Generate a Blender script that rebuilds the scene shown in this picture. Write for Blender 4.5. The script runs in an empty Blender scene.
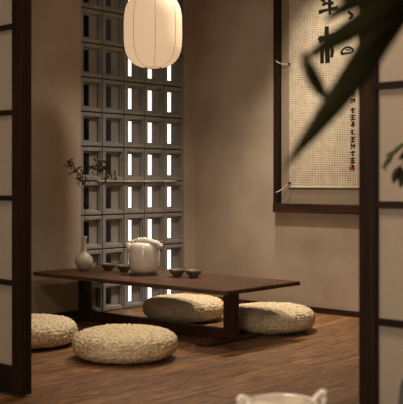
import bpy, bmesh, math, random
from mathutils import Vector, Matrix, noise
random.seed(7)
PI = math.pi
C = bpy.context.scene.collection
sc = bpy.context.scene

# ------------------------------------------------------------------ materials
def newmat(name):
    m = bpy.data.materials.new(name); m.use_nodes = True
    nt = m.node_tree
    for n in list(nt.nodes): nt.nodes.remove(n)
    out = nt.nodes.new('ShaderNodeOutputMaterial')
    return m, nt, out

def N(nt, t, **kw):
    n = nt.nodes.new(t)
    for k, v in kw.items():
        if k in n.inputs: n.inputs[k].default_value = v
        else: setattr(n, k, v)
    return n

def ramp(nt, fac, stops):
    r = nt.nodes.new('ShaderNodeValToRGB')
    e = r.color_ramp.elements
    e[0].position, e[0].color = stops[0][0], (*stops[0][1], 1)
    e[1].position, e[1].color = stops[-1][0], (*stops[-1][1], 1)
    for p, c in stops[1:-1]:
        x = e.new(p); x.color = (*c, 1)
    nt.links.new(fac, r.inputs['Fac'])
    return r.outputs['Color']

def coords(nt, scale=(1, 1, 1), rot=(0, 0, 0), kind='Object'):
    tc = nt.nodes.new('ShaderNodeTexCoord')
    mp = nt.nodes.new('ShaderNodeMapping')
    mp.inputs['Scale'].default_value = scale
    mp.inputs['Rotation'].default_value = rot
    nt.links.new(tc.outputs[kind], mp.inputs['Vector'])
    return mp.outputs['Vector']

def mat_noise(name, c1, c2, scale=5, rough=.6, bump=0.1, bscale=None, stretch=(1, 1, 1), detail=6, spec=.5, dist=.02, coat=0, lo=.35, hi=.65):
    m, nt, out = newmat(name)
    p = N(nt, 'ShaderNodeBsdfPrincipled', Roughness=rough)
    p.inputs['Specular IOR Level'].default_value = spec
    p.inputs['Coat Weight'].default_value = coat
    v = coords(nt, stretch)
    n = N(nt, 'ShaderNodeTexNoise', Scale=scale, Detail=detail)
    nt.links.new(v, n.inputs['Vector'])
    nt.links.new(ramp(nt, n.outputs['Fac'], [(lo, c1), (hi, c2)]), p.inputs['Base Color'])
    if bump:
        n2 = N(nt, 'ShaderNodeTexNoise', Scale=bscale or scale * 4, Detail=5)
        nt.links.new(v, n2.inputs['Vector'])
        b = N(nt, 'ShaderNodeBump', Strength=bump, Distance=dist)
        nt.links.new(n2.outputs['Fac'], b.inputs['Height'])
        nt.links.new(b.outputs['Normal'], p.inputs['Normal'])
    nt.links.new(p.outputs['BSDF'], out.inputs['Surface'])
    return m

def mat_floor():
    m, nt, out = newmat('oak_planks')
    L = nt.links.new
    p = N(nt, 'ShaderNodeBsdfPrincipled')
    p.inputs['Specular IOR Level'].default_value = .5
    v = coords(nt)
    br = N(nt, 'ShaderNodeTexBrick', Scale=1.0)
    br.inputs['Mortar Size'].default_value = .0016
    br.inputs['Mortar Smooth'].default_value = .3
    br.inputs['Brick Width'].default_value = 1.7
    br.inputs['Row Height'].default_value = .15
    br.inputs['Color1'].default_value = (0, 0, 0, 1); br.inputs['Color2'].default_value = (1, 1, 1, 1)
    br.inputs['Mortar'].default_value = (.5, .5, .5, 1)
    br.offset = .37
    L(v, br.inputs['Vector'])
    # grain stretched along X, shifted per plank
    tc = nt.nodes.new('ShaderNodeTexCoord')
    add = N(nt, 'ShaderNodeVectorMath', operation='ADD')
    mul = N(nt, 'ShaderNodeVectorMath', operation='SCALE'); mul.inputs['Scale'].default_value = 7
    L(br.outputs['Color'], mul.inputs[0]); L(tc.outputs['Object'], add.inputs[0]); L(mul.outputs[0], add.inputs[1])
    mp = N(nt, 'ShaderNodeMapping'); mp.inputs['Scale'].default_value = (1.6, 14, 1)
    L(add.outputs[0], mp.inputs['Vector'])
    n = N(nt, 'ShaderNodeTexNoise', Scale=3.0, Detail=10, Roughness=.7, Distortion=1.2)
    L(mp.outputs[0], n.inputs['Vector'])
    n3 = N(nt, 'ShaderNodeTexNoise', Scale=1.1, Detail=3); L(v, n3.inputs['Vector'])
    col = ramp(nt, n.outputs['Fac'], [(.36, (.07, .030, .012)), (.5, (.20, .098, .043)), (.64, (.38, .205, .098))])
    hsv = N(nt, 'ShaderNodeHueSaturation')
    mr = N(nt, 'ShaderNodeMapRange'); mr.inputs['To Min'].default_value = .8; mr.inputs['To Max'].default_value = 1.2
    L(br.outputs['Color'], mr.inputs['Value']); L(mr.outputs[0], hsv.inputs['Value']); L(col, hsv.inputs['Color'])
    mx = N(nt, 'ShaderNodeMix', data_type='RGBA'); mx.inputs['B'].default_value = (.02, .008, .004, 1)
    L(br.outputs['Fac'], mx.inputs['Factor']); L(hsv.outputs[0], mx.inputs['A']); L(mx.outputs['Result'], p.inputs['Base Color'])
    r = N(nt, 'ShaderNodeMapRange'); r.inputs['To Min'].default_value = .27; r.inputs['To Max'].default_value = .55
    L(n3.outputs['Fac'], r.inputs['Value']); L(r.outputs[0], p.inputs['Roughness'])
    ma = N(nt, 'ShaderNodeMath', operation='SUBTRACT'); L(n.outputs['Fac'], ma.inputs[0]); L(br.outputs['Fac'], ma.inputs[1])
    b = N(nt, 'ShaderNodeBump', Strength=.6, Distance=.005); L(ma.outputs[0], b.inputs['Height']); L(b.outputs[0], p.inputs['Normal'])
    L(p.outputs[0], out.inputs['Surface'])
    return m

def mat_wood(name, c1, c2, c3, axis='Y', rough=.5, fine=22, bump=.3, spec=.25):
    m, nt, out = newmat(name); L = nt.links.new
    p = N(nt, 'ShaderNodeBsdfPrincipled', Roughness=rough)
    p.inputs['Specular IOR Level'].default_value = spec
    s = {'X': (1.2, fine, fine), 'Y': (fine, 1.2, fine), 'Z': (fine, fine, 1.2)}[axis]
    v = coords(nt, s)
    n = N(nt, 'ShaderNodeTexNoise', Scale=1.6, Detail=7, Roughness=.6, Distortion=.6); L(v, n.inputs['Vector'])
    L(ramp(nt, n.outputs['Fac'], [(.3, c1), (.5, c2), (.72, c3)]), p.inputs['Base Color'])
    b = N(nt, 'ShaderNodeBump', Strength=bump, Distance=.003); L(n.outputs['Fac'], b.inputs['Height']); L(b.outputs[0], p.inputs['Normal'])
    L(p.outputs[0], out.inputs['Surface'])
    return m

def mat_paper(name, col, trans=.4):
    m, nt, out = newmat(name); L = nt.links.new
    v = coords(nt)
    n = N(nt, 'ShaderNodeTexNoise', Scale=30, Detail=6); L(v, n.inputs['Vector'])
    c = ramp(nt, n.outputs['Fac'], [(.3, tuple(x * .93 for x in col)), (.7, col)])
    d = N(nt, 'ShaderNodeBsdfDiffuse'); t = N(nt, 'ShaderNodeBsdfTranslucent')
    L(c, d.inputs['Color']); L(c, t.inputs['Color'])
    mx = N(nt, 'ShaderNodeMixShader', Fac=trans)
    L(d.outputs[0], mx.inputs[1]); L(t.outputs[0], mx.inputs[2]); L(mx.outputs[0], out.inputs['Surface'])
    return m

def mat_emit(name, col, strength, paper=False):
    m, nt, out = newmat(name); L = nt.links.new
    e = N(nt, 'ShaderNodeEmission', Strength=strength); e.inputs['Color'].default_value = (*col, 1)
    if paper:
        v = coords(nt, (1, 1, 5)); n = N(nt, 'ShaderNodeTexNoise', Scale=7, Detail=8, Roughness=.7); L(v, n.inputs['Vector'])
        L(ramp(nt, n.outputs['Fac'], [(.25, tuple(x * .93 for x in col)), (.75, col)]), e.inputs['Color'])
        p = N(nt, 'ShaderNodeBsdfPrincipled', Roughness=.8); p.inputs['Base Color'].default_value = (.22, .18, .12, 1)
        a = N(nt, 'ShaderNodeAddShader'); L(e.outputs[0], a.inputs[0]); L(p.outputs[0], a.inputs[1]); L(a.outputs[0], out.inputs['Surface'])
    else:
        L(e.outputs[0], out.inputs['Surface'])
    return m

def mat_linen():
    m, nt, out = newmat('woven_linen'); L = nt.links.new
    p = N(nt, 'ShaderNodeBsdfPrincipled', Roughness=.95)
    p.inputs['Specular IOR Level'].default_value = .1
    v = coords(nt)
    w1 = N(nt, 'ShaderNodeTexWave', Scale=22, Distortion=3.5, Detail=2); w1.wave_type = 'BANDS'; w1.bands_direction = 'Y'
    w2 = N(nt, 'ShaderNodeTexWave', Scale=23, Distortion=3.5, Detail=2); w2.wave_type = 'BANDS'; w2.bands_direction = 'Z'
    n = N(nt, 'ShaderNodeTexNoise', Scale=9, Detail=8, Roughness=.8)
    for q in (w1, w2, n): L(v, q.inputs['Vector'])
    mm = N(nt, 'ShaderNodeMath', operation='MULTIPLY'); L(w1.outputs['Fac'], mm.inputs[0]); L(w2.outputs['Fac'], mm.inputs[1])
    ad = N(nt, 'ShaderNodeMath', operation='ADD'); L(mm.outputs[0], ad.inputs[0]); L(n.outputs['Fac'], ad.inputs[1])
    L(ramp(nt, ad.outputs[0], [(.35, (.22, .175, .12)), (.7, (.46, .39, .29)), (.98, (.70, .62, .49))]), p.inputs['Base Color'])
    b = N(nt, 'ShaderNodeBump', Strength=.5, Distance=.004); L(ad.outputs[0], b.inputs['Height']); L(b.outputs[0], p.inputs['Normal'])
    L(p.outputs[0], out.inputs['Surface'])
    return m

M = dict(
    floor=mat_floor(),
    plaster=mat_noise('tan_plaster', (.39, .315, .24), (.48, .395, .31), 2.5, .9, .25, 30, dist=.004, spec=.2),
    ceiling=mat_noise('ceiling_plaster', (.36, .29, .2), (.42, .34, .24), 3, .9, .1, spec=.1),
    block=mat_noise('grey_clay_block', (.235, .227, .215), (.31, .30, .285), 6, .75, .25, 60, dist=.003, spec=.35),
    door=mat_wood('dark_door_wood', (.007, .003, .0015), (.017, .0075, .0035), (.036, .016, .008), 'Z', .5),
    doorh=mat_wood('dark_door_rail_wood', (.006, .003, .0015), (.012, .0055, .003), (.022, .011, .006), 'Y', .5),
    frame=mat_wood('frame_wood', (.012, .005, .003), (.035, .015, .008), (.075, .035, .02), 'Y', .5),
    table=mat_wood('walnut_table', (.018, .008, .004), (.062, .027, .013), (.17, .085, .043), 'Y', .42, 30, .8),
    tableleg=mat_wood('walnut_leg', (.02, .009, .005), (.045, .02, .010), (.08, .037, .02), 'Z', .5),
    paper=mat_paper('shoji_paper', (.62, .55, .46)),
    lantern=mat_emit('lantern_paper', (.88, .58, .34), .70, True),
    wire=mat_noise('rust_brown_wire', (.10, .04, .015), (.18, .08, .03), 20, .6, 0),
    blackm=mat_noise('black_metal', (.01, .01, .01), (.02, .018, .015), 20, .45, 0),
    linen=mat_linen(),
    mat=mat_noise('taupe_mount_cloth', (.25, .20, .145), (.27, .215, .155), 40, .9, .15, spec=.1, dist=.002),
    ink=mat_noise('black_ink', (.004, .0035, .003), (.01, .008, .007), 60, .7, 0, spec=.2),
    seal=mat_noise('red_seal_ink', (.30, .035, .02), (.42, .06, .035), 300, .8, 0),
    cord=mat_noise('pale_cord', (.55, .48, .38), (.7, .62, .5), 90, .9, .2),
    straw=mat_noise('woven_straw', (.43, .335, .21), (.78, .66, .45), 60, .85, .5, 120, dist=.004, spec=.15, lo=.3, hi=.62),
    celadon=mat_noise('pale_grey_glaze', (.66, .61, .52), (.76, .71, .61), 8, .28, 0, spec=.5, coat=.3),
    white=mat_noise('cream_white_glaze', (.76, .70, .61), (.86, .80, .71), 5, .2, 0, spec=.6, coat=.5),
    bowl=mat_noise('grey_brown_stoneware', (.075, .055, .038), (.15, .115, .08), 30, .5, .2, spec=.4),
    rope=mat_noise('white_cotton_rope', (.66, .62, .54), (.85, .80, .72), 60, .9, .4, 200),
    coaster=mat_noise('grey_slate', (.05, .05, .05), (.1, .1, .095), 30, .4, .1),
    leaf=mat_noise('dark_green_leaf', (.012, .013, .004), (.026, .026, .007), 12, .55, .1, spec=.2),
    leaf2=mat_noise('mid_green_leaf', (.05, .075, .018), (.10, .13, .035), 12, .5, .1),
    leaf3=mat_noise('brown_green_leaf', (.06, .05, .022), (.13, .11, .05), 12, .5, .1),
    stem=mat_noise('dark_twig', (.03, .018, .01), (.06, .035, .02), 30, .8, .2),
    terracotta=mat_noise('grey_pot', (.2, .18, .15), (.28, .25, .2), 10, .7, .2),
    soil=mat_noise('dark_soil', (.02, .014, .01), (.05, .035, .025), 60, .95, .5),
    shade=mat_noise('dark_render', (.03, .026, .022), (.045, .04, .034), 6, .9, .1),
    glow=mat_emit('frosted_window_daylight', (1.0, .96, .88), 1.5),
)

# ------------------------------------------------------------------ helpers
def link(name, bm, mat, parent=None, loc=None, smooth=False, recalc=True, bevel=0):
    if recalc: bmesh.ops.recalc_face_normals(bm, faces=bm.faces)
    me = bpy.data.meshes.new(name); bm.to_mesh(me); bm.free()
    if smooth:
        for p in me.polygons: p.use_smooth = True
    me.materials.append(mat)
    o = bpy.data.objects.new(name, me); C.objects.link(o)
    if parent: o.parent = parent
    if loc: o.location = loc
    if bevel:
        b = o.modifiers.new('bevel', 'BEVEL'); b.width = bevel; b.segments = 2; b.limit_method = 'ANGLE'
    return o

def tag(o, label=None, cat=None, group=None, kind=None):
    if label: o['label'] = label
    if cat: o['category'] = cat
    if group: o['group'] = group
    if kind: o['kind'] = kind
    return o

def empty(name, loc, rz=0):
    o = bpy.data.objects.new(name, None); C.objects.link(o)
    o.location = loc; o.rotation_euler = (0, 0, rz); o.empty_display_size = .05
    return o

def copy_tree(o, parent=None):
    c = o.copy(); C.objects.link(c)
    if parent: c.parent = parent
    for ch in list(o.children): copy_tree(ch, c)
    return c

def box(bm, x0, x1, y0, y1, z0, z1):
    v = [bm.verts.new((x, y, z)) for x in (x0, x1) for y in (y0, y1) for z in (z0, z1)]
    for f in ((0, 1, 3, 2), (4, 6, 7, 5), (0, 4, 5, 1), (2, 3, 7, 6), (0, 2, 6, 4), (1, 5, 7, 3)):
        bm.faces.new([v[i] for i in f])
    return bm

def bx(*a):
    bm = bmesh.new(); box(bm, *a); return bm

def lathe(bm, prof, seg=48, cap=True):
    rings = []
    for r, z in prof:
        if r < 1e-6: rings.append([bm.verts.new((0, 0, z))])
        else: rings.append([bm.verts.new((r * math.cos(2 * PI * i / seg), r * math.sin(2 * PI * i / seg), z)) for i in range(seg)])
    for a, b in zip(rings, rings[1:]):
        for i in range(seg):
            j = (i + 1) % seg
            if len(a) == 1 and len(b) == 1: continue
            if len(a) == 1: bm.faces.new((a[0], b[i], b[j]))
            elif len(b) == 1: bm.faces.new((a[i], a[j], b[0]))
            else: bm.faces.new((a[i], a[j], b[j], b[i]))
    return bm

def tube(bm, pts, rad, seg=8):
    pts = [Vector(p) for p in pts]
    n = len(pts); rads = rad if isinstance(rad, (list, tuple)) else [rad] * n
    rings = []; up = Vector((0, 0, 1))
    for i, p in enumerate(pts):
        d = (pts[min(i + 1, n - 1)] - pts[max(i - 1, 0)]).normalized()
        a = d.cross(up)
        if a.length < .05: a = d.cross(Vector((1, 0, 0)))
        a.normalize(); b = d.cross(a).normalized()
        rings.append([bm.verts.new(p + rads[i] * (math.cos(2 * PI * k / seg) * a + math.sin(2 * PI * k / seg) * b)) for k in range(seg)])
    for r, s in zip(rings, rings[1:]):
        for k in range(seg):
            bm.faces.new((r[k], r[(k + 1) % seg], s[(k + 1) % seg], s[k]))
    bm.faces.new(rings[0]); bm.faces.new(list(reversed(rings[-1])))
    return bm

def spline(ctrl, n=8):
    P = [Vector(p) for p in ctrl]; P = [2 * P[0] - P[1]] + P + [2 * P[-1] - P[-2]]
    out = []
    for i in range(1, len(P) - 2):
        for k in range(n):
            t = k / n
            out.append(.5 * ((2 * P[i]) + (-P[i - 1] + P[i + 1]) * t + (2 * P[i - 1] - 5 * P[i] + 4 * P[i + 1] - P[i + 2]) * t * t + (-P[i - 1] + 3 * P[i] - 3 * P[i + 1] + P[i + 2]) * t ** 3))
    out.append(P[-2]); return out

def blade(bm, ctrl, width, side, fold=.15, n=10, thick=.0006, shape=None):
    """A leaf blade along ctrl (base to tip), widened along side, folded on its midrib."""
    pts = spline(ctrl, max(3, n // (len(ctrl) - 1))); m = len(pts) - 1
    rows = []
    for i, p in enumerate(pts):
        t = i / m
        w = width * .5 * (shape(t) if shape else math.sin(PI * min(1, .06 + t * .94)) ** .7)
        w = max(w, width * .01)
        d = (pts[min(i + 1, m)] - pts[max(i - 1, 0)]).normalized()
        s = (side - d * side.dot(d)).normalized(); u = d.cross(s).normalized()
        rows.append([[bm.verts.new(q + u * o) for o in (thick, -thick)] for q in (p - s * w + u * w * fold, p, p + s * w + u * w * fold)])
    for a, b in zip(rows, rows[1:]):
        for k in (0, 1):
            bm.faces.new((a[k][0], a[k + 1][0], b[k + 1][0], b[k][0]))
            bm.faces.new((a[k][1], b[k][1], b[k + 1][1], a[k + 1][1]))
        for k in (0, 2):
            bm.faces.new((a[k][0], b[k][0], b[k][1], a[k][1]))
    for e in (rows[0], rows[-1]):
        for k in (0, 1): bm.faces.new((e[k][0], e[k][1], e[k + 1][1], e[k + 1][0]))
    return bm

# ------------------------------------------------------------------ dimensions (metres)
XW, YW, H = 6.05, 5.42, 2.82       # scroll wall, lattice wall, ceiling
XD = 2.85                          # plane of the sliding doors
X0, Y0 = -1.2, -2.2                # rest of the front room

def struct(name, bm, mat, parent=None, **k):
    o = link(name, bm, mat, parent, **k)
    if not parent: o['kind'] = 'structure'
    return o

struct('floor', bx(X0, XW + .1, Y0, YW + .6, -.08, 0), M['floor'])
struct('ceiling', bx(X0, XW + .1, Y0, YW + .6, H, H + .08), M['ceiling'])
struct('wall_right', bx(XW, XW + .1, Y0, YW, 0, H), M['plaster'])
# lattice wall: plaster around the block screen, opening 1.115 m wide
LX0, LX1 = 4.770, 5.910
bm = bx(X0, LX0, YW, YW + .14, 0, H); box(bm, LX1, XW + .1, YW, YW + .14, 0, H)
struct('wall_back', bm, M['plaster'])
struct('baseboard_right', bx(XW - .014, XW, Y0, YW - .016, 0, .042), M['frame'])
bm = bx(X0, LX0, YW - .014, YW, 0, .042)
struct('baseboard_back', bm, M['frame'])

# wall over the doors
bm = bx(XD - .09, XD + .05, Y0, YW, 2.16, H)
struct('wall_partition', bm, M['plaster'])
struct('trim_1', bx(XD - .095, XD + .055, Y0, YW - .001, 2.08, 2.16), M['doorh'])

# bright frosted window and dark service wall behind the screen
w = empty('window_1', (5.66, 5.60, 0)); w['kind'] = 'structure'
w.name = 'window_1'
link('pane', bx(-.24, .42, 0, .01, .02, 2.78), M['glow'], w)
bm = bx(-.28, -.24, -.015, .03, 0, H); box(bm, .42, .46, -.015, .03, 0, H)
link('window_frame', bm, M['shade'], w)
struct('wall_outer', bx(4.2, 6.15, 5.70, 5.76, 0, H), M['shade'])

# ------------------------------------------------------------------ breeze block screen
scr = empty('breeze_block_screen', (LX0, YW + .012, 0))
tag(scr, 'grey hollow block screen filling the back wall opening beside the corner', 'block screen')
BW, BH = (LX1 - LX0) / 5, .26
def block_bm(h):
    bm = bmesh.new(); g = .0045; d = .10
    l, r, t = .032, .014, .026           # face widths of the block: left, right, top/bottom
    x0, x1, z0, z1 = g, BW - g, g, h - g
    def ring(y, a, b, c, e): return [bm.verts.new((a, y, c)), bm.verts.new((b, y, c)), bm.verts.new((b, y, e)), bm.verts.new((a, y, e))]
    def bridge(p, q):
        for i in range(4): bm.faces.new((p[i], p[(i + 1) % 4], q[(i + 1) % 4], q[i]))
    e = .004
    o0 = ring(e, x0, x1, z0, z1); o1 = ring(0, x0 + e, x1 - e, z0 + e, z1 - e)
    i1 = ring(0, x0 + l, x1 - r, z0 + t, z1 - t)
    s1 = ring(.012, x0 + l, x1 - r, z0 + t, z1 - t)
    s2 = ring(.014, x0 + l + .002, x1 - r - .007, z0 + t + .005, z1 - t - .005)
    b1 = ring(.034, x0 + l + .003, x1 - r - .009, z0 + t + .007, z1 - t - .007)
    sx = x0 + l + .030
    i2 = ring(.034, sx, sx + .057, z0 + t + .018, z1 - t - .018)
    i3 = ring(.044, sx, sx + .057, z0 + t + .018, z1 - t - .018)
    i4 = ring(.046, x0 + .02, x1 - .02, z0 + .02, z1 - .02)
    i5 = ring(d + .02, x0 + .02, x1 - .02, z0 + .02, z1 - .02)
    o3 = ring(d + .02, x0, x1, z0, z1)
    for p, q in zip([o0, o1, i1, s1, s2, b1, i2, i3, i4, i5, o3], [o1, i1, s1, s2, b1, i2, i3, i4, i5, o3, o0]): bridge(p, q)
    return bm
zs = [0.0] + [.22 + .26 * k for k in range(10)]
pb = {}
for r_, z in enumerate(zs):
    h = .22 if r_ == 0 else BH
    for c_ in range(5):
        if h not in pb:
            o = link('block', block_bm(h), M['block'], scr); pb[h] = o
        else:
            o = pb[h].copy(); C.objects.link(o); o.parent = scr
        o.location = (c_ * BW, 0, z)
bm = bmesh.new()
for i in range(1, 5): box(bm, i * BW - .004, i * BW + .004, .012, .11, .002, H - .002)
for z in zs[1:]: box(bm, .004, 5 * BW - .004, .013, .109, z - .004, z + .004)
link('joint', bm, M['shade'], scr)
link('seam_highlight', bx(.17, 1.04, -.018, .0, .996, 1.004), M['celadon'], scr, bevel=.001)['label'] = 'thin pale strip standing in for a highlight along the seam'  # light caught on the block seam, put in as a pale strip

# ------------------------------------------------------------------ sliding doors (shoji)
def shoji(name, x, y0, y1, stile=.068):
    e = empty(name, (x, 0, 0)); e['kind'] = 'structure'
    t = .028
    bm = bx(0, t, y0, y0 + stile, .012, 2.08); box(bm, 0, t, y1 - stile, y1, .012, 2.08)
    link('stile', bm, M['door'], e, bevel=.002)
    bm = bx(.001, t - .001, y0 + stile, y1 - stile, .012, .138); box(bm, .001, t - .001, y0 + stile, y1 - stile, 2.0, 2.08)
    link('rail', bm, M['doorh'], e)
    bm = bmesh.new()
    for z in (.525, .92, 1.32, 1.72): box(bm, .004, .022, y0 + stile, y1 - stile, z - .012, z + .012)
    for yy in (y0 + stile, y1 - stile - .008): box(bm, .003, .020, yy, yy + .008, .138, 2.0)
    link('muntin', bm, M['doorh'], e)
    link('paper', bx(.023, .025, y0 + stile - .004, y1 - stile + .004, .134, 2.004), M['paper'], e)
    return e
shoji('door_1', 2.763, 3.548, 4.47)
shoji('door_2', 2.795, 3.550, 4.48)
shoji('door_3', XD - .035, .82, 1.774, .058)

# ------------------------------------------------------------------ low table
TZ = .36
TX0, TX1, TY0, TY1 = 4.29, 5.02, 3.60, 5.38
t = empty('low_tea_table', ((TX0 + TX1) / 2, (TY0 + TY1) / 2, 0))
tag(t, 'long low dark walnut tea table with plank top on sled feet', 'table')
hx, hy = (TX1 - TX0) / 2, (TY1 - TY0) / 2
# top with slightly live edges
bm = bmesh.new(); nx, ny = 8, 34
def edge(v, s): return .006 * noise.noise(Vector((v * 3.1, s, 0))) + .003 * noise.noise(Vector((v * 11, s, 3)))
top = []
for zz, ins in ((TZ - .028, .010), (TZ - .024, 0), (TZ - .004, 0), (TZ, .005)):
    ringv = []
    for i in range(nx): ringv.append((-hx + ins + (2 * hx - 2 * ins) * i / nx, -hy + ins + edge(i, 1)))
    for i in range(ny): ringv.append((hx - ins + edge(i, 2), -hy + ins + (2 * hy - 2 * ins) * i / ny))
    for i in range(nx): ringv.append((hx - ins - (2 * hx - 2 * ins) * i / nx, hy - ins + edge(i, 5)))
    for i in range(ny): ringv.append((-hx + ins + edge(i, 9), hy - ins - (2 * hy - 2 * ins) * i / ny))
    top.append([bm.verts.new((x, y, zz)) for x, y in ringv])
for a, b in zip(top, top[1:]):
    for i in range(len(a)):
        j = (i + 1) % len(a); bm.faces.new((a[i], a[j], b[j], b[i]))
bm.faces.new(top[0]); bm.faces.new(top[-1])
link('tabletop', bm, M['table'], t)
for sy in (-1, 1):
    yc = 3.835 - 4.48 if sy < 0 else 5.20 - 4.48
    for xc in (-.03,):
        link('leg', bx(xc - .028, xc + .028, yc - .042, yc + .042, .024, TZ - .028), M['tableleg'], t, bevel=.003)
    link('sled_foot', bx(-.31, .18, yc - .052, yc + .052, 0, .024), M['tableleg'], t, bevel=.004)
ya, yb = 3.835 - 4.48 + .042, 5.20 - 4.48 - .042
for xc in (-.03,):
    link('apron', bx(xc - .02, xc + .02, ya, yb, TZ - .028 - .045, TZ - .028), M['tableleg'], t, bevel=.002)
link('stretcher', bx(-.03 - .026, -.03 + .026, ya, yb, .006, .072), M['tableleg'], t, bevel=.003)

# ------------------------------------------------------------------ straw cushions
def cushion_bm(R=.294, Hc=.168, seed=0):
    bm = bmesh.new(); seg = 320; rows = 28; sub = 6
    prof = []                                  # closed profile of a puffed disc
    n = rows * sub
    a = Hc / 2
    def P(u):                                  # u 0 top centre .. 1 bottom centre
        ang = PI / 2 - u * PI
        c, s = math.cos(ang), math.sin(ang)
        x = (R) * (abs(c) ** .52); z = a * math.copysign(abs(s) ** .72, s)
        return x, z
    raw = [P(i / 2000) for i in range(2001)]
    L = [0]
    for p, q in zip(raw, raw[1:]): L.append(L[-1] + math.hypot(q[0] - p[0], q[1] - p[1]))
    tot = L[-1]; k = 0; rings = []
    for i in range(n + 1):
        l = tot * i / n
        while k < 1999 and L[k + 1] < l: k += 1
        f = (l - L[k]) / max(1e-9, L[k + 1] - L[k]); p, q = raw[k], raw[k + 1]
        x = p[0] + (q[0] - p[0]) * f; z = p[1] + (q[1] - p[1]) * f
        dx, dz = q[0] - p[0], q[1] - p[1]; d = math.hypot(dx, dz) or 1
        rings.append((x, z, -dz / d, dx / d, i / sub))
    vr = []
    for idx, (x, z, nxr, nzr, row) in enumerate(rings):
        if idx in (0, n): vr.append([bm.verts.new((0, 0, z + (-.012 if idx == 0 else .004)))]); continue
        ring = []
        rowi = math.floor(row); fr = row - rowi
        ridge = abs(math.sin(PI * row)) ** .6
        m = max(6, int(2 * PI * max(x, .02) / .012))
        dip = -.014 * math.exp(-(x / .035) ** 2) if z > 0 else 0
        for j in range(seg):
            th = 2 * PI * j / seg
            br = abs(math.sin(m * th / 2 + rowi * PI * .5 + (fr - .5) * 1.6)) ** .7
            nz_ = noise.noise(Vector((math.cos(th) * x * 9 + seed, math.sin(th) * x * 9, z * 14)))
            nf = noise.noise(Vector((math.cos(th) * x * 60, math.sin(th) * x * 60 + seed, z * 60)))
            vd = noise.voronoi(Vector((math.cos(th) * x, math.sin(th) * x, z)) * 72 + Vector((seed, 0, 0)))[0][0]
            disp = .0080 * max(0, 1 - 1.5 * vd) + .0030 * .8 * ridge * br - .003 + .004 * nz_ + .0025 * nf
            xx = max(.001, x + nxr * disp * 1.0 * (-1 if nxr < 0 and False else 1)); zz = z + abs(nzr) * disp * (1 if z > 0 else -1) + dip
            ring.append(bm.verts.new((xx * math.cos(th), xx * math.sin(th), max(zz, -a))))
        vr.append(ring)
    for p, q in zip(vr, vr[1:]):
        for j in range(seg):
            k2 = (j + 1) % seg
            if len(p) == 1: bm.faces.new((p[0], q[j], q[k2]))
            elif len(q) == 1: bm.faces.new((p[j], p[k2], q[0]))
            else: bm.faces.new((p[j], p[k2], q[k2], q[j]))
    return bm
cu = link('straw_cushion', cushion_bm(), M['straw'], smooth=True)
spots = [(3.785, 3.925, .3, 'round woven straw floor cushion in front of the table, nearest the doorway'),
         (3.70, 4.68, 2.1, 'round woven straw floor cushion partly hidden by the left sliding door'),
         (5.12, 4.70, 4.0, 'round woven straw floor cushion behind the table, seen under its top'),
         (5.14, 3.93, 5.2, 'round woven straw floor cushion at the right end of the table near the plain wall')]
for i, (x, y, a, lb) in enumerate(spots):
    o = cu if i == 0 else cu.copy()
    if i: C.objects.link(o)
    o.location = (x, y, .084); o.rotation_euler = (0, 0, a)
    tag(o, lb, 'cushion', 'woven straw floor cushions around the low table')

# ------------------------------------------------------------------ things on the table
# bottle vase
v = empty('bottle_vase', (4.62, 5.215, TZ))
tag(v, 'pale grey long-necked bottle vase at the far left end of the table', 'vase')
prof = [(0, 0), (.028, 0), (.032, .006), (.050, .022), (.062, .050), (.064, .070), (.057, .093), (.040, .112), (.024, .124), (.018, .140), (.016, .175), (.017, .215),
        (.022, .236), (.024, .243), (.019, .243), (.013, .215), (.012, .150), (.010, .13), (0, .13)]
link('body', lathe(bmesh.new(), prof), M['celadon'], v, smooth=True)

# twig in the vase
tw = empty('leafy_twig', (4.62, 5.215, TZ + .15))
tag(tw, 'thin dark twig with small leaves standing in the pale bottle vase', 'twig')
Rv = Vector((.6626, -.749, 0)); Fv = Vector((.749, .6626, 0)); U = Vector((0, 0, 1))
def pl(a, b, c=0): return Rv * a + U * b + Fv * c       # right, up, away
bm = bmesh.new()
tube(bm, spline([pl(0, 0), pl(.006, .14), pl(.010, .34), pl(.008, .46), pl(.012, .56)], 6), .0022, 6)
tube(bm, spline([pl(.010, .44), pl(-.03, .50, .02), pl(-.065, .56, .03), pl(-.10, .60, .03)], 5), .0016, 5)
tube(bm, spline([pl(.009, .40), pl(.04, .49, -.02), pl(.10, .55, -.04), pl(.16, .58, -.04)], 5), .0016, 5)
tube(bm, spline([pl(.10, .55, -.04), pl(.16, .53, -.03), pl(.20, .49, -.03)], 5), .0013, 5)
tube(bm, spline([pl(.009, .38), pl(-.02, .44, -.01), pl(-.06, .48, -.02)], 5), .0014, 5)
link('stem', bm, M['stem'], tw, smooth=True)
rng = random.Random(4)
def twigleaf(c, ang, ln, mat):
    d = pl(math.cos(ang), math.sin(ang), rng.uniform(-.4, .4)).normalized()
    s = d.cross(Fv + Rv * rng.uniform(-.6, .6)).normalized()
    o = link('leaf', blade(bmesh.new(), [c, c + d * ln * .5 + U * .004, c + d * ln - U * .004], ln * .42, s, .2, 6), mat, tw)
clusters = [(-.10, .575, 9, .04, 'leaf3'), (-.07, .54, 6, .03, 'leaf3'), (-.05, .485, 13, .045, 'leaf3'), (0, .46, 4, .03, 'leaf3'), (.03, .53, 6, .035, 'leaf3'),
            (.10, .565, 12, .045, 'leaf3'), (.155, .58, 4, .03, 'leaf3'), (.195, .50, 13, .04, 'leaf2'), (.16, .535, 6, .03, 'leaf2')]
for cx, cz, k, sp, mt in clusters:
    for _ in range(int(k * 1.3)):
        c = pl(cx + rng.uniform(-sp, sp), cz + .035 + rng.uniform(-sp, sp) * .8, rng.uniform(-sp, sp))
        twigleaf(c, rng.uniform(0, 2 * PI), rng.uniform(.022, .038), M[mt])

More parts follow.
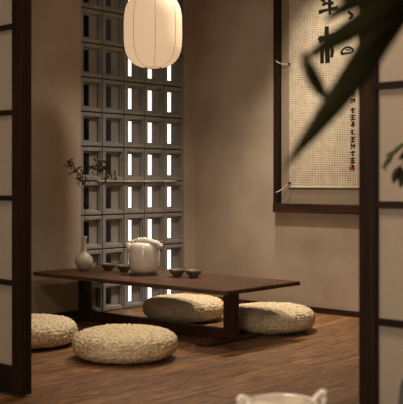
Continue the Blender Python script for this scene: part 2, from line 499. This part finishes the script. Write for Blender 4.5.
# white teapot
p = empty('lidded_teapot', (4.67, 4.655, TZ))
tag(p, 'large cream white ceramic pot with twisted white rope handle on the low table', 'teapot')
co = link('round_coaster', lathe(bmesh.new(), [(0, 0), (.098, 0), (.102, .004), (.102, .009), (.098, .012), (0, .012)], 56), M['coaster'], loc=(4.67, 4.655, TZ), smooth=False)
tag(co, 'thin dark round coaster under the large cream white pot', 'coaster')
p.location.z = TZ + .012
prof = [(0, 0), (.062, 0), (.080, .006), (.098, .022), (.107, .05), (.109, .10), (.108, .15), (.105, .184), (.094, .203), (.074, .212), (.066, .212), (.060, .208), (.0, .208)]
link('body', lathe(bmesh.new(), prof, 64), M['white'], p, smooth=True)
link('lid', lathe(bmesh.new(), [(0, .209), (.062, .210), (.062, .214), (.04, .219), (.014, .222), (.010, .226), (0, .226)], 40), M['white'], p, smooth=True)
bm = bmesh.new(); tube(bm, spline([pl(-.085, .155, -.02), pl(-.106, .180, -.02), pl(-.114, .205, -.02)], 4), [.02] * 4 + [.016] * 4 + [.014], 12)
link('spout', bm, M['white'], p, smooth=True)
# twisted handle: three strands around an arc
bm = bmesh.new()
arc = spline([pl(-.078, .198, -.0), pl(-.045, .216, -.03), pl(-.002, .224, -.05), pl(.045, .214, -.06), (pl(.085, .200, -.06)), pl(.116, .176, -.05)], 10)
for s in range(3):
    q = []
    for i, c in enumerate(arc):
        d = (arc[min(i + 1, len(arc) - 1)] - arc[max(i - 1, 0)]).normalized()
        a = d.cross(Fv).normalized(); b = d.cross(a)
        ph = i * .5 + s * 2 * PI / 3
        q.append(c + .012 * (math.cos(ph) * a + math.sin(ph) * b))
    tube(bm, q, .0125, 8)
link('rope_handle', bm, M['rope'], p, smooth=True)
for sx in (-1, 1):
    bm = bmesh.new()
    tube(bm, spline([pl(sx * .092, .190, -.01), pl(sx * .098, .208, -.01), pl(sx * .084, .216, -.01), pl(sx * .074, .200, -.01)], 4), .006, 8)
    link('lug', bm, M['white'], p, smooth=True)

# tea bowls
bp = [(0, 0), (.026, 0), (.028, .007), (.040, .020), (.052, .036), (.057, .050), (.0545, .050), (.049, .037), (.036, .020), (.02, .012), (0, .011)]
b0 = link('tea_bowl', lathe(bmesh.new(), bp, 40), M['bowl'], smooth=True)
bowls = [(4.715, 5.06, 'small dark tea bowl next to the pale bottle vase'),
         (4.70, 4.885, 'small dark tea bowl just left of the large cream white pot'),
         (4.71, 4.385, 'small dark tea bowl just right of the large cream white pot'),
         (4.735, 4.26, 'small dark tea bowl farthest from the bottle vase, last in the row')]
for i, (x, y, lb) in enumerate(bowls):
    o = b0 if i == 0 else b0.copy()
    if i: C.objects.link(o)
    o.location = (x, y, TZ); o.rotation_euler = (0, 0, i)
    tag(o, lb, 'bowl', 'dark stoneware tea bowls on the low table')

# ------------------------------------------------------------------ paper lantern
LZ = 2.035
la = empty('paper_lantern', (4.73, 4.63, LZ))
tag(la, 'glowing cream paper lantern with rounded barrel shape hanging above the table', 'lantern')
Rl, Hl = .200, .262
def lp(u):      # u -1..1 height
    z = Hl * u
    return Rl * (1 - abs(u) ** 3.6) ** (1 / 2.4), z
prof = []
n = 90
for i in range(n + 1):
    a = -PI / 2 + PI * i / n; u = math.sin(a) * .985
    r, z = lp(u); prof.append((r + .0007 * math.cos(i * PI * 1.0), z))
link('lantern_shade', lathe(bmesh.new(), prof, 72), M['lantern'], la, smooth=True)
bm = bmesh.new()
for k in range(8):
    th = PI / 8 + k * PI / 4 + .46
    pts = []
    for i in range(31):
        u = math.sin(-PI / 2 + PI * i / 30) * .985; r, z = lp(u)
        pts.append(((r + .0008) * math.cos(th), (r + .0008) * math.sin(th), z))
    tube(bm, pts, .0013, 5)
link('rib', bm, M['wire'], la, smooth=True)
r0 = lp(-.985)[0]
def torus_bm(R, r, z, seg=40):
    bm = bmesh.new()
    tube(bm, [(R * math.cos(2 * PI * i / seg), R * math.sin(2 * PI * i / seg), z) for i in range(seg + 1)], r, 6); return bm
link('bottom_ring', torus_bm(r0, .003, -Hl * .985), M['blackm'], la, smooth=True)
link('top_cap', lathe(bmesh.new(), [(0, Hl * .985 - .004), (r0 + .004, Hl * .985 - .004), (r0 + .004, Hl * .985 + .008), (.012, Hl * .985 + .014), (0, Hl * .985 + .014)], 30), M['blackm'], la)
link('cord', tube(bmesh.new(), [(0, 0, Hl), (0, 0, H - LZ)], .003, 8), M['blackm'], la)

# ------------------------------------------------------------------ framed calligraphy on the wall
fx = XW
fr = empty('framed_calligraphy', (fx, 4.10, .756))
tag(fr, 'tall dark framed linen calligraphy panel hanging on the wall right of the corner', 'wall art')
Z1 = 2.56 - .756                      # outer height
yl, yr = 4.565 - 4.10, 3.60 - 4.10    # left and right outer edges
fw, fh = .055, .070
link('side_frame', bx(-.045, 0, yl - fw, yl, fh, Z1 - fh), M['door'], fr, bevel=.003)
link('side_frame', bx(-.045, 0, yr, yr + fw, fh, Z1 - fh), M['door'], fr, bevel=.003)
link('rail_frame', bx(-.052, 0, yr, yl, 0, fh), M['frame'], fr, bevel=.003)
link('rail_frame', bx(-.052, 0, yr, yl, Z1 - fh, Z1), M['frame'], fr, bevel=.003)
link('mount', bx(-.010, 0, yr + fw, yl - fw, fh, Z1 - fh), M['mat'], fr)
cy0, cy1, cz0, cz1 = 3.755 - 4.10, 4.432 - 4.10, .955 - .756, 2.46 - .756
bm = bmesh.new()                      # hanging cloth, slightly wavy
NY, NZ = 24, 40; g = [[None] * (NZ + 1) for _ in range(NY + 1)]; g2 = [[None] * (NZ + 1) for _ in range(NY + 1)]
def cloth_x(y, z): return -.0155 + .0025 * math.sin(y * 9 + z * 1.3)
for i in range(NY + 1):
    for j in range(NZ + 1):
        y = cy0 + (cy1 - cy0) * i / NY; z = cz0 + (cz1 - cz0) * j / NZ
        g[i][j] = bm.verts.new((cloth_x(y, z), y, z)); g2[i][j] = bm.verts.new((cloth_x(y, z) + .002, y, z))
for i in range(NY):
    for j in range(NZ):
        bm.faces.new((g[i][j], g[i + 1][j], g[i + 1][j + 1], g[i][j + 1])); bm.faces.new((g2[i][j], g2[i][j + 1], g2[i + 1][j + 1], g2[i + 1][j]))
for i in range(NY):
    bm.faces.new((g[i][0], g2[i][0], g2[i + 1][0], g[i + 1][0])); bm.faces.new((g[i][NZ], g[i + 1][NZ], g2[i + 1][NZ], g2[i][NZ]))
for j in range(NZ):
    bm.faces.new((g[0][j], g[0][j + 1], g2[0][j + 1], g2[0][j])); bm.faces.new((g[NY][j], g2[NY][j], g2[NY][j + 1], g[NY][j + 1]))
link('linen_panel', bm, M['linen'], fr, smooth=False)
link('hem_rod', bx(-.020, -.009, cy0 - .004, cy1 + .004, cz0 - .006, cz0 + .004), M['cord'], fr, bevel=.002)['label'] = 'pale bottom rod of the linen'

# brush strokes: laid out on a sheet with 1 unit = 8.9 mm across, 7.5 mm down
def sheet(a, b):    # a, b in sheet units from upper left of the writing
    y = 4.152 - (a - 320) * .00888 - 4.10
    z = 1 + (181 - b) * (7.28 - .0059 * (a - 320)) / 960 - .756
    return y, z
def stroke(bm, pts, w):
    P = spline([Vector((0, *sheet(*q))) for q in pts], 6) if len(pts) > 2 else [Vector((0, *sheet(*q))).lerp(Vector((0, *sheet(*pts[1]))), 0) for q in pts]
    m = len(P) - 1; W = w if isinstance(w, (list, tuple)) else [w, w * 1.15, w * .8]
    L, R_ = [], []
    for i, c in enumerate(P):
        t = i / m * (len(W) - 1); k = min(int(t), len(W) - 2); ww = (W[k] + (W[k + 1] - W[k]) * (t - k)) * .0104 * .5
        d = (P[min(i + 1, m)] - P[max(i - 1, 0)]).normalized(); s = Vector((0, -d.z, d.y))
        for lst, sg in ((L, 1), (R_, -1)):
            q = c + s * ww * sg; lst.append(q)
    def vv(q, o): return bm.verts.new((cloth_x(q.y, q.z) - o, q.y, q.z))
    a = [(vv(q, .0012), vv(r, .0012), vv(q, .0), vv(r, .0)) for q, r in zip(L, R_)]
    for p_, q_ in zip(a, a[1:]):
        bm.faces.new((p_[0], p_[1], q_[1], q_[0])); bm.faces.new((p_[0], q_[0], q_[2], p_[2])); bm.faces.new((p_[1], p_[3], q_[3], q_[1]))
    for e in (a[0], a[-1]): bm.faces.new((e[0], e[2], e[3], e[1]))
def glyph(name, strokes, mat=None):
    bm = bmesh.new()
    for pts, w in strokes: stroke(bm, pts, w)
    return link(name, bm, mat or M['ink'], fr, recalc=True)
glyph('brush_character', [([(323, -16), (331, -17), (339, -19)], 2.2), ([(330, -24), (330.5, -12)], 2.6), ([(322, -9), (331, -10.5), (340, -12)], 2.4), ([(323, -8), (323, 0)], 2.2), ([(338, -9), (337, 1)], 2.4),
                          ([(323, -1), (330, -2), (337, -2.5)], 2.0),
                          ([(323, 5.5), (328, 4), (334.5, 3.5)], [2.4, 2, 2.6]), ([(319.5, 13), (328, 10.5), (339, 8.5)], [3.4, 2.0, 3.2]), ([(330.5, -6), (330.5, 6), (331, 15)], [2.6, 3, 2.2]), ([(322, 0.5), (326, 2.5)], 2)])
glyph('brush_character', [([(327.5, 27), (327.6, 40), (328.6, 63.5)], [3.6, 4.2, 4.0]), ([(319.5, 40.5), (326, 38.2), (336, 35.5)], [5.0, 3.2, 3.2]), ([(320, 38), (323.5, 42.5)], [4, 3]),
                          ([(323.2, 45), (322.9, 55), (322.8, 64)], [1.8, 3.0, 3.2]), ([(332.8, 45.5), (333.2, 52), (332.4, 58)], [2.4, 3.0, 2.6]), ([(335.5, 36.5), (339, 33.5), (343, 31.5)], [2, 3.2, 2])])
glyph('brush_character', [([(341.8, 54), (344, 50), (348, 47.6)], [2.0, 1.4, 1.6]), ([(348, 47.6), (352, 48.5), (354.5, 51.5)], [1.5, 1.8, 1.4]), ([(341.8, 54.2), (346, 54), (352.5, 53)], [2.4, 1.6, 1.4]),
                          ([(346.5, 51), (349, 50.3), (352, 51)], .9), ([(354.4, 51.4), (352.6, 53)], 1.4)])
glyph('brush_character', [([(354.5, 30), (357.5, 31.5)], [4.4, 3.4])])
glyph('brush_character', [([(349, 12), (353, 16), (350, 20)], [2, 2.6, 2]), ([(345, 8), (351, 6), (357, 5)], [2, 2.4, 2])])
small = [  # each one a little cursive sign about 5 wide and 6 high
    [([(0, 1), (4, 0)], .8), ([(2, 0), (1.5, 5)], .9), ([(.5, 3), (4, 4.5)], .8)],
    [([(1, 0), (3.5, 1.5), (1, 3)], .9), ([(0, 4), (4.5, 3.5)], .8), ([(2.5, 1), (2.8, 6)], .7)],
    [([(0, 2), (4.5, 1.3)], .9), ([(2.3, 0), (2.2, 5.5)], 1.0), ([(1, 4), (3.8, 5)], .7)],
    [([(1, 0), (.5, 3)], .8), ([(1, 2.5), (4, 1.5), (3, 5)], .9), ([(0, 5), (2, 4)], .7)],
    [([(0, 1), (4.5, .5)], .8), ([(.5, 3), (4, 2.6)], .8), ([(0, 5.2), (4.6, 4.8)], .9), ([(2.2, 0), (2.3, 5)], .8)],
]
y = 84.0; i = 0
order = [0, 1, 3, 2, 4, 1, 0, 4, 3, 2, 4, 1]
steps = [7.2, 7.2, 9.5, 7, 7, 8.2, 6.8, 6.8, 7, 7.2, 7, 7]
for k, st in zip(order, steps):
    glyph('small_character', [([(351.5 + a, y + b) for a, b in pts], w * 1.2) for pts, w in small[k]]); y += st
glyph('seal', [([(350.8, 166.2), (355.2, 166.2)], [1, 1, 1]), ([(350.8, 168), (355.2, 168)], [.8, .8, .8]), ([(350.8, 169.8), (355.2, 169.8)], [1, 1, 1]), ([(351, 165.8), (351, 170.2)], [1, 1, 1]), ([(355, 165.8), (355, 170.2)], [.9, .9, .9]), ([(353.2, 166), (353, 170)], [.9, .9, .9])], M['seal'])['label'] = 'small red seal stamp'
# pins and cords tying the cloth to the frame
for zc, dz, sl in ((1.905 - .756, 0, .03), (.985 - .756, -.075, 0)):
    bm = bmesh.new(); a = Vector((-.030, cy1 - .004, zc)); b = Vector((-.050, yl - .03, zc + dz + sl))
    for s in (0, 1):
        q = []
        for i in range(22):
            f = i / 21; c = a.lerp(b, f) + Vector((0, 0, -.012 * math.sin(PI * f)))
            ph = i * .9 + s * PI
            q.append(c + Vector((.0025 * math.cos(ph), 0, .0035 * math.sin(ph))))
        tube(bm, q, .0026, 6)
    link('tie_cord', bm, M['cord'], fr, smooth=True)
    bm = bmesh.new(); tube(bm, [(-.012, cy1 - .006, zc), (-.034, cy1 - .006, zc)], .009, 12)
    link('toggle', bm, M['blackm'], fr, smooth=False)

# ------------------------------------------------------------------ foreground: pot on a low stand
def world(x, y, D):      # used only to choose plan positions along sight lines
    s = (x - 201.5) / 960
    return Vector((D * (.749 + .6626 * s), D * (.6626 - .749 * s), 1 + (181 - y) * D / 960))
fp = world(282, 396, 2.35)
ft = empty('side_stand', (fp.x, fp.y, 0))
tag(ft, 'low round wooden stand in front of the doorway carrying the eared cream pot', 'stand')
link('stand_top', lathe(bmesh.new(), [(0, .254), (.19, .254), (.20, .259), (.20, .279), (.195, .284), (0, .284)], 48), M['table'], ft)
for k in range(4):
    a = k * PI / 2 + .4
    link('leg', tube(bmesh.new(), [(.15 * math.cos(a), .15 * math.sin(a), 0), (.13 * math.cos(a), .13 * math.sin(a), .254)], [.014, .018], 12), M['tableleg'], ft, smooth=True)
fe = empty('eared_pot', (fp.x, fp.y, .284))
tag(fe, 'cream ceramic pot with two upright ears at the bottom edge, nearest the viewer', 'pot')
PH = .178
prof = [(0, 0), (.06, 0), (.066, .006), (.090, .035), (.108, .080), (.111, .115), (.104, .150), (.094, .168), (.088, PH), (.080, PH + .002), (.076, PH - .004), (.080, .155), (.06, .150), (0, .150)]
link('body', lathe(bmesh.new(), prof, 56), M['white'], fe, smooth=True)
link('lid', lathe(bmesh.new(), [(0, PH - .002), (.074, PH - .004), (.075, PH), (.05, PH + .003), (.016, PH + .004), (0, PH + .004)], 48), M['white'], fe, smooth=True)
for sx in (-1, 1):
    bm = bmesh.new()
    k = .013 if sx > 0 else .0
    tube(bm, spline([pl(sx * .086, .150), pl(sx * .100, .168), pl(sx * .104, .180 + k), pl(sx * .099, .187 + k), pl(sx * .088, .184 + k * .6), pl(sx * .074, .176)], 5), [.010] * 6 + [.0095] * 8 + [.0085] * 12, 12)
    link('ear', bm, M['white'], fe, smooth=True)

# ------------------------------------------------------------------ foreground: large leafed plant close to the viewer
D1 = 1.25
base = world(520, 300, 1.35)
pp = empty('potted_plant', (base.x, base.y, 0))
tag(pp, 'dark green plant with long blurred blades reaching in at the upper right', 'plant')
off = Vector((base.x, base.y, 0))
link('pot', lathe(bmesh.new(), [(0, 0), (.11, 0), (.12, .01), (.15, .26), (.155, .28), (.14, .28), (.135, .25), (0, .25)], 40), M['terracotta'], pp, smooth=True)
link('soil', lathe(bmesh.new(), [(0, .251), (.13, .251), (.13, .262), (0, .264)], 30), M['soil'], pp)
bm = bmesh.new()
cr = world(430, -25, 1.30) - off
tube(bm, spline([Vector((0, 0, .25)), Vector((.01, 0, .7)), (cr + Vector((0, 0, .7))) * .5 + Vector((.02, -.03, .3)), cr], 10), .008, 8)
link('stem', bm, M['stem'], pp, smooth=True)
def W(x, y, D): return world(x, y, D) - off
def big(ctrl, wpx, nm='leaf', m='leaf', shape=None):
    D = ctrl[len(ctrl) // 2][2]
    pts = [W(*c) for c in ctrl]
    d = (pts[-1] - pts[0]).normalized(); s = d.cross(Fv).normalized()
    link(nm, blade(bmesh.new(), pts, wpx * D / 960, s, .18, 24, .0008, shape), M[m], pp, smooth=True)
sh = lambda t: (.35 + .65 * min(1, t / .35)) * max(0, 1 - max(0, (t - .35) / .65) ** 2.6)
big([(430, -25, 1.30), (392, 18, 1.27), (345, 88, 1.24), (281, 172, 1.20)], 31, shape=sh)
big([(430, -25, 1.30), (385, 8, 1.22), (345, 34, 1.2), (302, 60, 1.18)], 24)
big([(326, 100, 1.235), (316, 84, 1.22), (308, 68, 1.2), (302, 50, 1.2)], 15)
big([(430, -25, 1.30), (395, -8, 1.24), (360, 0, 1.22), (322, 22, 1.2)], 20)
big([(430, -25, 1.30), (408, 12, 1.28), (382, 30, 1.26), (358, 62, 1.25)], 11)
big([(430, -25, 1.30), (400, -22, 1.3), (370, -8, 1.28), (338, -2, 1.27)], 34)
big([(430, -25, 1.30), (415, -2, 1.33), (398, 14, 1.33), (374, 26, 1.32)], 30)
big([(430, -25, 1.30), (440, 20, 1.3), (450, 70, 1.28), (452, 120, 1.25)], 30)
big([(430, -25, 1.30), (460, -40, 1.33), (500, -20, 1.36), (540, 30, 1.38)], 30)

# branch in a floor vase in front of the right door
D2 = 2.45
vb = world(440, 300, D2)
fv = empty('floor_vase', (vb.x, vb.y, 0))
tag(fv, 'tall dark floor vase beside the right sliding door', 'vase')
link('body', lathe(bmesh.new(), [(0, 0), (.08, 0), (.09, .01), (.12, .15), (.125, .3), (.10, .48), (.05, .58), (.045, .64), (.055, .67), (.045, .67), (.036, .63), (.036, .60), (0, .60)], 48), M['coaster'], fv, smooth=True)
off = Vector((vb.x, vb.y, 0))
lb = empty('leafy_branch', (vb.x, vb.y, .605))
tag(lb, 'thin branch with blurred green leaves hanging in front of the right sliding door paper', 'branch')
off = Vector((vb.x, vb.y, .605))
bm = bmesh.new()
tube(bm, spline([Vector((0, 0, 0)), W(438, 220, D2), W(430, 150, D2), W(412, 138, D2), W(396, 152, D2), W(384, 163, D2)], 7), .0022, 6)
tube(bm, spline([W(412, 138, D2), W(404, 158, D2), W(398, 172, D2)], 6), .0018, 6)
link('stem', bm, M['stem'], lb, smooth=True)
for ctrl, wd, mt in (([(392, 155), (387, 162), (381, 168)], 7, 'leaf2'), ([(398, 150), (390, 153), (384, 158)], 5, 'leaf2'), ([(400, 166), (395, 175), (393, 184)], 9, 'leaf'), ([(401, 168), (401, 178), (400, 188)], 9, 'leaf'),
                     ([(394, 150), (400, 146), (405, 143)], 6, 'leaf2'), ([(405, 150), (402, 156), (398, 160)], 6, 'leaf'), ([(412, 138), (418, 150), (420, 165)], 10, 'leaf'), ([(430, 150), (440, 140), (452, 140)], 12, 'leaf2'), ([(386, 161), (384, 166), (385, 171)], 5, 'leaf2')):
    pts = [W(*c, D2) for c in ctrl]; d = (pts[-1] - pts[0]).normalized(); s = d.cross(Fv + Rv * .3).normalized()
    link('leaf', blade(bmesh.new(), pts, wd * .8 * D2 / 960, s, .2, 8), M[mt], lb, smooth=True)

# ------------------------------------------------------------------ lights
def lamp(kind, name, loc, power, col, rot=None, target=None, **kw):
    l = bpy.data.lights.new(name, kind); l.energy = power; l.color = col
    for k, v_ in kw.items(): setattr(l, k, v_)
    o = bpy.data.objects.new(name, l); C.objects.link(o); o.location = loc
    if target is not None:
        o.rotation_euler = (Vector(target) - Vector(loc)).to_track_quat('-Z', 'Y').to_euler()
    return o
warm = (1.0, .78, .55); warm2 = (1.0, .84, .65)
lamp('SPOT', 'downlight_table', (5.05, 4.25, 2.79), 170, warm2, target=(4.85, 4.25, 0), spot_size=math.radians(105), spot_blend=1.0, shadow_soft_size=.06)
lamp('SPOT', 'downlight_back', (5.68, 4.45, 2.79), 190, warm2, target=(5.3, 4.35, 0), spot_size=math.radians(66), spot_blend=1.0, shadow_soft_size=.06)
lamp('SPOT', 'downlight_front', (3.6, 3.9, 2.79), 60, warm2, target=(3.7, 4.0, 0), spot_size=math.radians(80), spot_blend=1.0, shadow_soft_size=.06)
lamp('SPOT', 'picture_light', (5.0, 3.95, 2.79), 105, warm2, target=(6.05, 4.02, 1.9), spot_size=math.radians(48), spot_blend=1.0, shadow_soft_size=.05)
lamp('AREA', 'front_room_ceiling_lamp', (1.6, 1.9, 2.78), 34, warm, target=(1.6, 1.9, 0), shape='DISK', size=1.0)
lamp('AREA', 'tea_room_fill', (4.5, 3.7, 2.79), 6, (1.0, .85, .66), target=(4.5, 3.7, 0), shape='DISK', size=.9)  # soft fill added to lift the dim upper walls, not an actual fixture
lamp('AREA', 'front_room_window', (-1.0, 1.2, 1.1), 46, (1.0, .80, .62), target=(4, 3.2, .5), shape='RECTANGLE', size=2.2, size_y=1.4)

wd = bpy.data.worlds.new('World'); sc.world = wd; wd.use_nodes = True
bg = wd.node_tree.nodes['Background']; bg.inputs['Color'].default_value = (1.0, .78, .55, 1); bg.inputs['Strength'].default_value = .05

# ------------------------------------------------------------------ camera
cam = bpy.data.cameras.new('camera'); co_ = bpy.data.objects.new('camera', cam); C.objects.link(co_)
co_.location = (0, 0, 1.0)
co_.rotation_euler = (PI / 2, 0, math.radians(41.5) - PI / 2)
cam.sensor_width = 36; cam.lens = 960 / 403 * 36; cam.shift_y = -21 / 404
cam.dof.use_dof = True; cam.dof.focus_distance = 6.9; cam.dof.aperture_fstop = 5.6
sc.camera = co_
sc.view_settings.view_transform = 'Standard'; sc.view_settings.look = 'None'
sc.view_settings.exposure = .12; sc.view_settings.gamma = 1; sc.view_settings.use_curve_mapping = False
